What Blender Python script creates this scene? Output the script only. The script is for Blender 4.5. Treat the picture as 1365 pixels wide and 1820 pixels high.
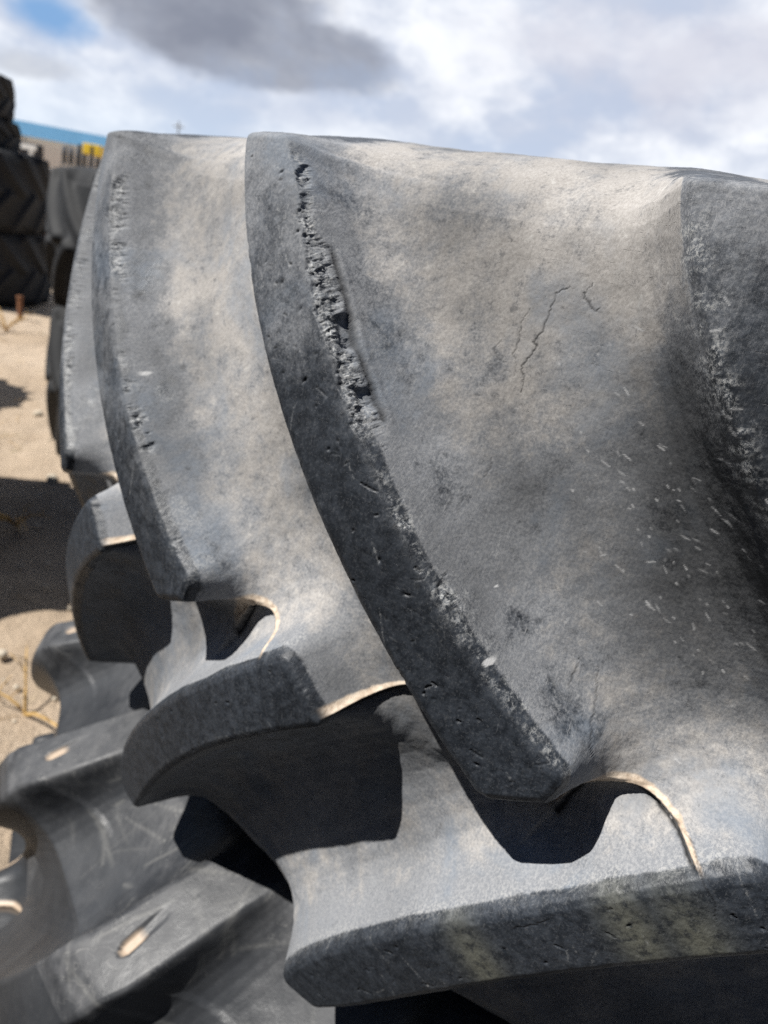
import bpy, bmesh, math, random
import numpy as np
from mathutils import Matrix, Vector

for o in list(bpy.data.objects):
    bpy.data.objects.remove(o)
S = bpy.context.scene
COL = S.collection
random.seed(4)
rng = np.random.default_rng(11)

# ------------------------------------------------------------------ camera
ZC = 1.17                                   # height of the near tyre's middle plane
CAM = np.array([1.360, 0.0, 0.2943 + ZC])
YAW, PITCH, ROLL, FPX = -0.3645, 0.3634, 0.1767, 1265.5
fw = np.array([-math.cos(YAW)*math.cos(PITCH), math.sin(YAW)*math.cos(PITCH), -math.sin(PITCH)])
rt = np.cross(fw, [0, 0, 1]); rt /= np.linalg.norm(rt); up = np.cross(rt, fw)
rt, up = rt*math.cos(ROLL)+up*math.sin(ROLL), -rt*math.sin(ROLL)+up*math.cos(ROLL)
cd = bpy.data.cameras.new('camera'); cam = bpy.data.objects.new('camera', cd); COL.objects.link(cam)
cam.matrix_world = Matrix(((rt[0], up[0], -fw[0], CAM[0]), (rt[1], up[1], -fw[1], CAM[1]),
                           (rt[2], up[2], -fw[2], CAM[2]), (0, 0, 0, 1)))
cd.sensor_fit = 'VERTICAL'; cd.sensor_height = 36.0; cd.sensor_width = 27.0
cd.lens = 36.0*FPX/1820.0
cd.clip_start = 0.01; cd.clip_end = 3000
cd.dof.use_dof = True; cd.dof.focus_distance = 0.355; cd.dof.aperture_fstop = 8.5
S.camera = cam
S.render.resolution_x, S.render.resolution_y = 768, 1024
S.view_settings.view_transform = 'Standard'
try: S.view_settings.look = 'None'
except Exception: pass
S.view_settings.gamma = 1.0
S.view_settings.exposure = 0.53
S.render.engine = 'CYCLES'
S.cycles.use_denoising = False
S.cycles.pixel_filter_type = 'BLACKMAN_HARRIS'; S.cycles.filter_width = 1.1

# ------------------------------------------------------------------ sun
SUN = np.array([0.76, -0.80, 1.66]); SUN /= np.linalg.norm(SUN)
ld = bpy.data.lights.new('sun', 'SUN'); ld.energy = 5.0; ld.angle = math.radians(0.55); ld.color = (1.0, 0.97, 0.92)
sun = bpy.data.objects.new('sun', ld); COL.objects.link(sun)
sun.rotation_euler = Vector(-SUN).to_track_quat('-Z', 'Y').to_euler()
sun.location = (3, -3, 6)

# ------------------------------------------------------------------ sky
W = bpy.data.worlds.new('World'); S.world = W; W.use_nodes = True
def sky():
    nt = W.node_tree; N = nt.nodes; L = nt.links
    bg = N['Background']; bg.inputs['Strength'].default_value = 0.050
    st = N.new('ShaderNodeTexSky'); st.sky_type = 'NISHITA'; st.sun_disc = False
    st.sun_elevation = math.asin(SUN[2]); st.sun_rotation = math.atan2(SUN[0], SUN[1])
    st.altitude = 2600; st.air_density = 0.75; st.dust_density = 0.3
    tc = N.new('ShaderNodeTexCoord')
    sx = N.new('ShaderNodeSeparateXYZ'); L.new(tc.outputs['Generated'], sx.inputs[0])
    def m(op, a, b=None, c=None):
        n = N.new('ShaderNodeMath'); n.operation = op
        for i, v in enumerate((a, b, c)):
            if v is None: continue
            if isinstance(v, (int, float)): n.inputs[i].default_value = v
            else: L.new(v, n.inputs[i])
        return n.outputs[0]
    zz = m('MAXIMUM', sx.outputs[2], 0.0)
    hx, hy = fw[0]/math.hypot(fw[0], fw[1]), fw[1]/math.hypot(fw[0], fw[1])
    fr = m('ADD', m('MULTIPLY', sx.outputs[0], hx), m('MULTIPLY', sx.outputs[1], hy))
    sd = m('SUBTRACT', m('MULTIPLY', sx.outputs[0], hy), m('MULTIPLY', sx.outputs[1], hx))
    px, py = m('ARCTAN2', sd, fr), m('MULTIPLY', m('ARCSINE', zz), 1.7)        # compass bearing and height, in radians
    cb = N.new('ShaderNodeCombineXYZ'); L.new(px, cb.inputs[0]); L.new(py, cb.inputs[1])
    def noise(scale, detail, rough, off, dist=0.0):
        mp = N.new('ShaderNodeMapping'); mp.inputs['Location'].default_value = off
        L.new(cb.outputs[0], mp.inputs[0])
        n = N.new('ShaderNodeTexNoise'); n.inputs['Scale'].default_value = scale
        n.inputs['Detail'].default_value = detail; n.inputs['Roughness'].default_value = rough
        n.inputs['Distortion'].default_value = dist
        L.new(mp.outputs[0], n.inputs['Vector']); return n.outputs['Fac']
    def mr(v, a, b, c, d, smooth=True):
        n = N.new('ShaderNodeMapRange'); n.interpolation_type = 'SMOOTHSTEP' if smooth else 'LINEAR'
        L.new(v, n.inputs[0])
        for i, q in enumerate((a, b, c, d)): n.inputs[i+1].default_value = q
        return n.outputs[0]
    wx, wy = noise(5.5, 7, .6, (3, 1, 0)), noise(5.5, 7, .6, (9, 4, 2))
    def blob(cx, cy, rx, ry, ang, warp=0.9):
        # one cloud body on the cloud layer: an ellipse with a billowed rim
        dx = m('ADD', m('SUBTRACT', px, cx), m('MULTIPLY', m('SUBTRACT', wx, .5), warp))
        dy = m('ADD', m('SUBTRACT', py, cy), m('MULTIPLY', m('SUBTRACT', wy, .5), warp))
        ca, sa = math.cos(ang), math.sin(ang)
        u = m('DIVIDE', m('ADD', m('MULTIPLY', dx, ca), m('MULTIPLY', dy, sa)), rx)
        v = m('DIVIDE', m('SUBTRACT', m('MULTIPLY', dy, ca), m('MULTIPLY', dx, sa)), ry)
        return m('SQRT', m('ADD', m('MULTIPLY', u, u), m('MULTIPLY', v, v)))
    def pdir(x, y):
        d = fw+(x-682.5)/FPX*rt-(y-910)/FPX*up; d = d/np.linalg.norm(d); return math.atan2(d[0]*hy-d[1]*hx, d[0]*hx+d[1]*hy), 1.7*math.asin(d[2])
    def bl(x0, y0, x1, y1, h, warp=.9):      # cloud body spanning two sight lines
        a, b = np.array(pdir(x0, y0)), np.array(pdir(x1, y1)); c = (a+b)/2; d = b-a
        return blob(c[0], c[1], np.linalg.norm(d)/2, h, math.atan2(d[1], d[0]), warp)
    d1, d2, d4 = bl(120, -10, 620, 40, .115, .16), bl(300, 70, 745, 128, .070, .12), bl(-60, 96, 150, 122, .030, .08)
    dk = m('MAXIMUM', mr(d1, .62, 1.0, 1, 0), m('MAXIMUM', mr(d2, .60, .98, 1, 0), mr(d4, .4, 1.1, .45, 0)))
    dark2 = bl(420, 185, 660, 195, .045, .12)
    dk2 = mr(dark2, .4, 1.25, .55, 0)
    dark3 = bl(780, 60, 1500, 120, .16, .35)
    dk3 = mr(dark3, .3, 1.15, .7, 0)
    blue = bl(30, -25, 150, 60, .045, .10)
    bu = mr(blue, .3, 1.3, .95, 0)
    n1 = noise(4.5, 8, .56, (1.3, 4.1, 0), .15)
    n2 = noise(13.0, 8, .6, (7.7, 2.0, 1), .15)
    billow = m('ADD', m('MULTIPLY', n1, .62), m('MULTIPLY', n2, .38))
    def mix(f, a, b):
        n = N.new('ShaderNodeMix'); n.data_type = 'RGBA'
        if isinstance(f, float): n.inputs[0].default_value = f
        else: L.new(f, n.inputs[0])
        for i, q in ((6, a), (7, b)):
            if isinstance(q, tuple): n.inputs[i].default_value = q+(1,)
            else: L.new(q, n.inputs[i])
        return n.outputs[2]
    k = 16.9
    white = tuple(k*v for v in (.83, .85, .89)); grey = tuple(k*v for v in (.50, .55, .66)); dgrey = tuple(k*v for v in (.215, .235, .295))
    haze = tuple(k*v for v in (.58, .68, .80))
    cl = mix(mr(billow, .40, .60, 0, 1), grey, white)
    cl = mix(mr(zz, .0, .16, .75, 0.0), cl, haze)
    dkn = m('MULTIPLY', dk, mr(n1, .30, .62, .55, 1.0))
    cl = mix(dkn, cl, dgrey); cl = mix(dk2, cl, grey); cl = mix(m('MULTIPLY', dk3, mr(n1, .38, .58, .35, 1)), cl, tuple(k*v for v in (.50, .51, .60)))
    cov = mr(m('ADD', n1, m('MULTIPLY', zz, -.0)), .33, .46, .85, 1)
    cov = m('MULTIPLY', cov, m('SUBTRACT', 1.0, m('MULTIPLY', bu, m('SUBTRACT', 1.0, m('MULTIPLY', dk, .7)))))
    # the cloud bank stands on the far side; overhead and towards the sun it is open blue
    cov = m('MULTIPLY', cov, mr(fr, .30, .66, .0, 1))
    open_ = mix(mr(fr, .35, .7, 0, .85), st.outputs[0], tuple(k*v for v in (.20, .38, .66)))
    col = mix(cov, open_, cl)
    L.new(col, bg.inputs['Color'])
sky()

# ------------------------------------------------------------------ helpers
def tag(o, label=None, cat=None, group=None, kind=None):
    if label: o['label'] = label
    if cat: o['category'] = cat
    if group: o['group'] = group
    if kind: o['kind'] = kind
    return o
def empty(name, loc, rz=0):
    o = bpy.data.objects.new(name, None); COL.objects.link(o); o.location = loc; o.rotation_euler = (0, 0, rz)
    o.empty_display_size = .1; return o
def smoothstep(a, b, x):
    t = np.clip((x-a)/(b-a), 0, 1); return t*t*(3-2*t)
def _hash(ix, iy, iz, seed):
    h = (ix*374761393 + iy*668265263 + iz*2147483647 % 4294967291 + seed*1274126177) & 0xFFFFFFFF
    h = ((h ^ (h >> 13))*1274126177) & 0xFFFFFFFF
    h = ((h ^ (h >> 16))*2246822519) & 0xFFFFFFFF
    return ((h ^ (h >> 15)) & 0xFFFFFF)/float(0xFFFFFF)
def vnoise(P, seed=0):
    """value noise of an (...,3) array, 0..1"""
    i = np.floor(P).astype(np.int64); f = P-i; f = f*f*(3-2*f)
    x, y, z = i[..., 0], i[..., 1], i[..., 2]; fx, fy, fz = f[..., 0], f[..., 1], f[..., 2]
    def l(a, b, t): return a+(b-a)*t
    c = [_hash(x+dx, y+dy, z+dz, seed) for dz in (0, 1) for dy in (0, 1) for dx in (0, 1)]
    return l(l(l(c[0], c[1], fx), l(c[2], c[3], fx), fy), l(l(c[4], c[5], fx), l(c[6], c[7], fx), fy), fz)
def fbm(P, scale, octs=4, gain=.5, seed=0):
    a, s, t = 1.0, 0.0, 0.0
    for k in range(octs):
        s = s+a*vnoise(P*scale*(2.03**k)+k*17.3, seed+k); t += a; a *= gain
    return s/t
def cells(P, scale, seed=0):
    """cell noise: (random value of the nearest cell, distance to it)"""
    Q = P*scale; i0 = np.floor(Q).astype(np.int64); best = np.full(Q.shape[:-1], 9.0); val = np.zeros(Q.shape[:-1])
    for dx in (-1, 0, 1):
        for dy in (-1, 0, 1):
            for dz in (-1, 0, 1):
                i = i0+np.array([dx, dy, dz]); x, y, z = i[..., 0], i[..., 1], i[..., 2]
                c = i+np.stack([_hash(x, y, z, seed+q) for q in (1, 2, 3)], -1)
                D = ((Q-c)**2).sum(-1); m = D < best; best = np.where(m, D, best); val = np.where(m, _hash(x, y, z, seed+9), val)
    return val, np.sqrt(best)
def mesh_from(name, co, faces, attrs=None, normals=None, smooth=True):
    """faces: (n,4) or (n,3) int array"""
    me = bpy.data.meshes.new(name); n, k = faces.shape
    me.vertices.add(len(co)); me.vertices.foreach_set('co', np.ascontiguousarray(co, np.float32).ravel())
    me.loops.add(n*k); me.loops.foreach_set('vertex_index', np.ascontiguousarray(faces, np.int32).ravel())
    me.polygons.add(n); me.polygons.foreach_set('loop_start', np.arange(0, n*k, k, dtype=np.int32))
    me.polygons.foreach_set('use_smooth', np.full(n, smooth, bool))
    me.update(calc_edges=True)
    for nm, v in (attrs or {}).items():
        a = me.attributes.new(nm, 'FLOAT', 'POINT'); a.data.foreach_set('value', np.ascontiguousarray(v, np.float32))
    if normals is not None:
        me.normals_split_custom_set_from_vertices([tuple(q) for q in normals.astype(float)])
    return me
def link(name, me, mat=None, parent=None):
    o = bpy.data.objects.new(name, me); COL.objects.link(o)
    if mat: me.materials.append(mat)
    if parent: o.parent = parent
    return o
def bm_obj(name, bm, mat, parent=None, smooth=False):
    me = bpy.data.meshes.new(name); bm.to_mesh(me); bm.free()
    if smooth:
        for p in me.polygons: p.use_smooth = True
    return link(name, me, mat, parent)
def add_box(bm, c, s, rz=0, bevel=0):
    r = bmesh.ops.create_cube(bm, size=1)
    M = Matrix.Translation(c) @ Matrix.Rotation(rz, 4, 'Z') @ Matrix.Diagonal((s[0], s[1], s[2], 1))
    bmesh.ops.transform(bm, matrix=M, verts=r['verts'])
    if bevel:
        es = list({e for v in r['verts'] for e in v.link_edges})
        bmesh.ops.bevel(bm, geom=es, offset=bevel, segments=2, affect='EDGES', profile=.7)
def add_tube(bm, pts, rad, seg=7):
    pts = [Vector(p) for p in pts]; rings = []
    for i, p in enumerate(pts):
        t = (pts[min(i+1, len(pts)-1)]-pts[max(i-1, 0)]).normalized()
        a = t.orthogonal().normalized(); b = t.cross(a)
        r = rad[i] if isinstance(rad, (list, tuple)) else rad
        rings.append([bm.verts.new(p+(a*math.cos(q)+b*math.sin(q))*r) for q in (2*math.pi*k/seg for k in range(seg))])
    for i in range(len(rings)-1):
        for k in range(seg):
            bm.faces.new((rings[i][k], rings[i][(k+1) % seg], rings[i+1][(k+1) % seg], rings[i+1][k]))
    bm.faces.new(rings[0][::-1]); bm.faces.new(rings[-1])
def pix(x, y, D):                     # a point D metres away (level distance) along a sight line
    d = fw+(x-682.5)/FPX*rt-(y-910)/FPX*up; t = D/math.hypot(d[0], d[1]); return CAM+d*t
def gnd(x, y):
    d = fw+(x-682.5)/FPX*rt-(y-910)/FPX*up; return CAM+d*(-CAM[2]/d[2])

# ------------------------------------------------------------------ materials
class NT:
    def __init__(s, name, rough=.8, spec=.5):
        s.m = bpy.data.materials.new(name); s.m.use_nodes = True; s.t = s.m.node_tree
        s.N = s.t.nodes; s.L = s.t.links; s.b = s.N['Principled BSDF']
        s.b.inputs['Roughness'].default_value = rough
        s.b.inputs['Specular IOR Level'].default_value = spec
        s.tc = s.N.new('ShaderNodeTexCoord').outputs['Object']
    def put(s, sock, v):
        if isinstance(v, (int, float)): sock.default_value = v
        elif isinstance(v, tuple): sock.default_value = v+(1,) if len(v) == 3 and sock.type == 'RGBA' else v
        else: s.L.new(v, sock)
    def attr(s, n):
        a = s.N.new('ShaderNodeAttribute'); a.attribute_name = n; return a.outputs['Fac']
    def math(s, op, a, b=0.0):
        n = s.N.new('ShaderNodeMath'); n.operation = op; s.put(n.inputs[0], a); s.put(n.inputs[1], b); return n.outputs[0]
    def noise(s, scale, detail=4, rough=.55, dist=0, stretch=None, rot=None):
        n = s.N.new('ShaderNodeTexNoise'); n.inputs['Scale'].default_value = scale
        n.inputs['Detail'].default_value = detail; n.inputs['Roughness'].default_value = rough; n.inputs['Distortion'].default_value = dist
        v = s.tc
        if stretch:
            mp = s.N.new('ShaderNodeMapping'); mp.inputs['Scale'].default_value = stretch
            if rot: mp.inputs['Rotation'].default_value = rot
            s.L.new(v, mp.inputs[0]); v = mp.outputs[0]
        s.L.new(v, n.inputs['Vector']); return n.outputs['Fac']
    def vor(s, scale, feat='F1', rnd=1, stretch=None, rot=None):
        n = s.N.new('ShaderNodeTexVoronoi'); n.feature = feat; n.inputs['Scale'].default_value = scale; n.inputs['Randomness'].default_value = rnd
        v = s.tc
        if stretch:
            mp = s.N.new('ShaderNodeMapping'); mp.inputs['Scale'].default_value = stretch
            if rot: mp.inputs['Rotation'].default_value = rot
            s.L.new(v, mp.inputs[0]); v = mp.outputs[0]
        s.L.new(v, n.inputs['Vector']); return n.outputs['Distance']
    def mr(s, v, a, b, c=0.0, d=1.0):
        n = s.N.new('ShaderNodeMapRange'); n.interpolation_type = 'SMOOTHSTEP'; s.L.new(v, n.inputs[0])
        for i, q in enumerate((a, b, c, d)): n.inputs[i+1].default_value = q
        return n.outputs[0]
    def mix(s, f, a, b):
        n = s.N.new('ShaderNodeMix'); n.data_type = 'RGBA'
        s.put(n.inputs[0], f); s.put(n.inputs[6], a); s.put(n.inputs[7], b); return n.outputs[2]
    def bump(s, h, strength=.5, dist=.001, prev=None):
        n = s.N.new('ShaderNodeBump'); n.inputs['Strength'].default_value = strength; n.inputs['Distance'].default_value = dist
        s.put(n.inputs['Height'], h)
        if prev: s.L.new(prev, n.inputs['Normal'])
        return n.outputs[0]
    def col(s, v): s.put(s.b.inputs['Base Color'], v)
    def nor(s, v): s.L.new(v, s.b.inputs['Normal'])
    def rough(s, v): s.put(s.b.inputs['Roughness'], v)

def rubber_worn():
    """old weathered tyre rubber: attributes dust, bloom, chalk, gap, lip, speck, moss are wear and tone maps"""
    s = NT('weathered_rubber', .7, .45)
    dust, bloom, chalk, gap, lip, speck, moss = (s.attr(k) for k in ('dust', 'bloom', 'chalk', 'gap', 'lip', 'speck', 'moss'))
    M = lambda a, b: s.math('MULTIPLY', a, b)
    Ad = lambda a, b: s.math('ADD', a, b)
    nA, nB, nC, nE = s.noise(24, 6, .62), s.noise(120, 6, .72), s.noise(520, 5, .78), s.noise(1300, 3, .8)
    nD = s.noise(9, 5, .6, .4)
    scr = s.noise(60, 6, .75, .2, (1, 9, 1.2), (.5, .4, .9))
    scr2 = s.noise(85, 6, .75, .2, (1.3, 1, 11), (.3, -.5, .2))
    rub = s.mix(s.mr(nB, .36, .64), (.012, .015, .020), (.034, .040, .050))
    rub = s.mix(s.mr(nC, .50, .68, 0, .6), rub, (.085, .089, .096))
    rub = s.mix(s.mr(scr, .60, .70, 0, .40), rub, (.13, .133, .138))
    rub = s.mix(s.mr(scr2, .62, .70, 0, .40), rub, (.005, .005, .006))
    # grey blue bloom of the aged rubber, broken up
    fine = Ad(M(nB, .62), M(nC, .38))
    b0 = Ad(bloom, M(Ad(Ad(M(fine, .45), M(nA, .55)), -.5), s.mr(s.attr('face'), 0, 1, 3.0, 1.5)))
    bm_ = M(s.mr(b0, .30, .85), s.mr(bloom, .0, .3))
    c = s.mix(bm_, rub, s.mix(s.mr(nC, .40, .62), (.135, .142, .155), (.200, .204, .212)))
    # dry tan dust rubbed into the grooves
    dm = Ad(dust, M(Ad(Ad(M(fine, .45), M(nA, .55)), -.5), 3.6))
    dmask = M(s.mr(dm, .18, .95), s.mr(dust, .0, .25))
    c = s.mix(dmask, c, s.mix(s.mr(nC, .36, .64), (.235, .221, .207), (.305, .290, .274)))
    c = s.mix(M(s.mr(dust, .2, .7), s.mr(nB, .56, .72, 0, .6)), c, (.40, .39, .37))
    c = s.mix(M(s.mr(dust, .2, .6), s.mr(nB, .44, .32, 0, .6)), c, (.075, .075, .078))
    c = s.mix(M(s.mr(bloom, .3, .7), s.mr(scr, .61, .70, 0, .5)), c, (.33, .33, .33))
    c = s.mix(M(moss, s.mr(nB, .35, .55, .2, 1)), c, (.15, .148, .112))
    c = s.mix(M(M(s.mr(s.noise(13, 4, .6, .5), .50, .68, 0, .55), s.mr(nB, .3, .6, .4, 1)), s.mr(Ad(dust, bloom), .2, .8)), c, (.115, .140, .175))
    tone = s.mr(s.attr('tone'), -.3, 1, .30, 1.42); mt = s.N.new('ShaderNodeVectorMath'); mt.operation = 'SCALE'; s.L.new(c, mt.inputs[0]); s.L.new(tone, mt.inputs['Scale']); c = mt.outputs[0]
    # chalky scuffs and torn rubber
    ck = M(chalk, s.mr(s.noise(260, 5, .75), .38, .60))
    c = s.mix(ck, c, s.mix(s.mr(nC, .4, .6), (.17, .185, .205), (.40, .40, .39)))
    c = s.mix(speck, c, (.44, .44, .44))
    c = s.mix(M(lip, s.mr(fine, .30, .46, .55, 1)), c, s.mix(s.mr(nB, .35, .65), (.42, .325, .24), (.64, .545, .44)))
    c = s.mix(gap, c, (.008, .008, .009))
    s.col(c)
    s.rough(s.mr(Ad(dmask, bm_), 0, 1, .48, .88))
    h = Ad(M(nC, .5), Ad(M(nB, .9), M(s.vor(420), .35)))
    b = s.bump(h, .30, .0007)
    b = s.bump(Ad(scr, M(s.mr(scr2, .60, .70), -.8)), .45, .0007, b)
    s.nor(b); return s.m
def rubber_plain(name, dusty=.35, dark=1.0, dull=0.0):
    s = NT(name, .6, .45)
    dust, lip, gap = s.attr('dust'), s.attr('lip'), s.attr('gap')
    nA, nB, nC = s.noise(7, 5, .6), s.noise(60, 5, .65), s.noise(300, 3, .7)
    c = s.mix(s.mr(nA, .3, .7), tuple(dark*v for v in (.015, .017, .021)), tuple(dark*v for v in (.034, .037, .042)))
    d = s.math('MULTIPLY', dust, s.mr(s.math('ADD', s.math('MULTIPLY', nA, .5), s.math('MULTIPLY', nB, .5)), .36, .62, .25, 1))
    c = s.mix(s.math('MULTIPLY', d, dusty), c, (.165, .165, .17))
    # pale crossing scratches
    w1, w2 = s.noise(5, 4, .6, 1.5), s.noise(6.5, 4, .6, 1.2)
    for w in (w1, w2):
        line = s.mr(s.math('ABSOLUTE', s.math('SUBTRACT', w, .5)), .0, .0035, .45, 0)
        c = s.mix(s.math('MULTIPLY', line, dust), c, (.23, .225, .215))
    c = s.mix(s.mr(nC, .62, .8, 0, .3*dark), c, (.11, .11, .11))
    c = s.mix(s.attr('chalk'), c, (.30, .295, .275))
    c = s.mix(lip, c, (.44, .34, .25))
    c = s.mix(gap, c, (.008, .008, .009))
    s.col(c); s.rough(s.mr(d, 0, 1, .42+dull, .75+dull*.6))
    s.nor(s.bump(s.math('ADD', nC, s.math('MULTIPLY', nB, .8)), .4, .0008)); return s.m
def simple(name, col, rough=.7, var=.15, scale=6, spec=.4, bump=0):
    s = NT(name, rough, spec); n = s.noise(scale, 5, .6)
    a = tuple(max(0, v*(1-var)) for v in col); b = tuple(min(1, v*(1+var)) for v in col)
    s.col(s.mix(s.mr(n, .3, .7), a, b))
    if bump: s.nor(s.bump(s.noise(scale*8, 4), .5, bump))
    return s.m
def sand():
    s = NT('dry_sand', .95, .2)
    n1, n2, n3 = s.noise(.8, 6, .6), s.noise(7, 6, .65), s.noise(60, 5, .7)
    c = s.mix(s.mr(n1, .3, .7), (.42, .325, .232), (.54, .435, .33))
    c = s.mix(s.mr(n2, .45, .7, 0, .5), c, (.36, .28, .2))
    c = s.mix(s.mr(n3, .52, .72, 0, .6), c, (.24, .185, .13))
    c = s.mix(s.mr(s.noise(3.5, 6, .7, .8), .50, .66, 0, .5), c, (.30, .225, .155))
    c = s.mix(s.mr(s.noise(2.2, 5, .7, .6), .60, .70, 0, .55), c, (.30, .25, .15))
    # soil colour darkened along the unseen aisle to cut bounced light
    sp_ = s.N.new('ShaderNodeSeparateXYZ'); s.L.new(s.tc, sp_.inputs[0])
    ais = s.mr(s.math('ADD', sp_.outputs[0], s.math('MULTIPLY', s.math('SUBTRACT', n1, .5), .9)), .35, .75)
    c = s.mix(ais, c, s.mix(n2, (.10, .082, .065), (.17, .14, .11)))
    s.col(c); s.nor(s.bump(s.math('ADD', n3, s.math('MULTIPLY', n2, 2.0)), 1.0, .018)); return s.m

M_WORN = rubber_worn(); M_LOW = rubber_plain('dark_rubber', .50); M_FAR = rubber_plain('faded_black_rubber', .02, .35, .3)

# ------------------------------------------------------------------ tyre
NL = 20; DPHI = 2*math.pi/NL
cL = (-.06532, -1.23176, 1.50789, -2.28083, 4.13634)
cR = (.03960, -1.62197, 3.13947, -3.32951, -.91821)
def poly(c, z, zc=.345):
    zz = np.minimum(z, zc); v = sum(k*zz**i for i, k in enumerate(c)); d = sum(i*k*zz**(i-1) for i, k in enumerate(c) if i)
    d1 = sum(i*k*zc**(i-1) for i, k in enumerate(c) if i)*.5
    return v+np.maximum(z-zc, 0)*d1, np.where(z > zc, d1, d)
_e = np.linspace(-.02, .14, 1601)
_g = np.interp(_e, [-.02, -.007, -.002, .003, .008, .014, .021, .030, .042, .056, .074, .10, .14],
               [1, .997, .965, .83, .64, .46, .32, .205, .115, .055, .018, 0, 0])
_k = np.hanning(41); _k /= _k.sum(); _gs = np.convolve(np.pad(_g, 20, 'edge'), _k, 'valid')
def prof(e, wid=1.0): return np.interp(np.where(e > 0, e/wid, e), _e, _gs)
def lug_fields(phi, ze, r, phase, cl=cL, cr=cR, nose=((-.044, -.019), (-.004, -.001), (.010, .034))):
    """signed distances (left, right, nose) of the lug whose template is shifted by phase"""
    d = (phi-phase+math.pi) % (2*math.pi)-math.pi
    L, dL = poly(cl, ze); R, dR = poly(cr, ze)
    cosL, cosR = 1/np.sqrt(1+(r*dL)**2), 1/np.sqrt(1+(r*dR)**2)
    eL, eR = (L-d)*r*cosL, (d-R)*r*cosR
    eN = np.full(d.shape, -9.0)
    for p0, p1 in zip(nose[:-1], nose[1:]):
        tx, tz = (p1[0]-p0[0])*.98, p1[1]-p0[1]; l = math.hypot(tx, tz); nx, nz = tz/l, -tx/l
        q = (d*r-p0[0]*.98)*nx+(ze-p0[1])*nz
        if len(nose) == 3 and p0 is nose[0]: q = np.where(q > 0, q*3.2, q)      # the blunt end drops steeply
        eN = np.maximum(eN, q)
    return eL, eR, eN, d
def comb(eL, eR, eN, rho=.009):
    a, b, c = (np.maximum(q+rho, 0) for q in (eL, eR, eN))
    out = np.sqrt(a*a+b*b+c*c)-rho
    return np.where(out > -rho+1e-9, out, np.maximum(np.maximum(eL, eR), eN))
# parting line left by the mould: from a nose's right corner round to the next lug of the other row
LIP = np.array([(.000, -.040), (.007, -.024), (.016, -.0095), (.030, .001), (.042, .0035), (.054, .0035), (.072, .000), (.085, -.0065), (.095, -.0125), (.103, -.0165), (.111, -.019)])
LIPB = np.array([(-.043, .046), (-.028, .037), (-.013, .027), (.004, .015), (.020, .004), (.050, -.015), (.080, -.033), (.112, -.052)])
def lip_fields(d, ze, row=1):
    """signed distance to the parting line (positive inside the arch) and position along it"""
    pts = (LIP if row == 1 else LIPB)*[.965, 1]
    # resample
    q = np.linspace(0, len(pts)-1, 41); P = np.stack([np.interp(q, np.arange(len(pts)), pts[:, k]) for k in (0, 1)], 1)
    X = d*.965; best = np.full(X.shape, 9.0); sg = np.zeros(X.shape); al = np.zeros(X.shape)
    for i in range(len(P)-1):
        a, b = P[i], P[i+1]; t = b-a; L2 = (t*t).sum()
        w = np.clip(((X-a[0])*t[0]+(ze-a[1])*t[1])/L2, 0, 1)
        dx, dz = X-a[0]-w*t[0], ze-a[1]-w*t[1]; D = np.hypot(dx, dz); c = t[0]*dz-t[1]*dx
        m = D < best; best = np.where(m, D, best); sg = np.where(m, -np.sign(c), sg); al = np.where(m, (i+w)/(len(P)-1), al)
    return best, sg*row, al

def section(ctrl, n):
    """Catmull-Rom through control rows (rL,zL,rF,zF) beyond the crown"""
    c = np.array(ctrl, float); out = []
    p = np.vstack([2*c[0]-c[1], c, 2*c[-1]-c[-2]])
    for i in range(len(c)-1):
        for t in np.linspace(0, 1, n[i] if isinstance(n, (list, tuple)) else n, endpoint=False):
            a, b, d, e = p[i], p[i+1], p[i+2], p[i+3]
            out.append(.5*((2*b)+(d-a)*t+(2*a-5*b+4*d-e)*t*t+(3*b-a-3*d+e)*t**3))
    out.append(c[-1]); return np.array(out)

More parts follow.
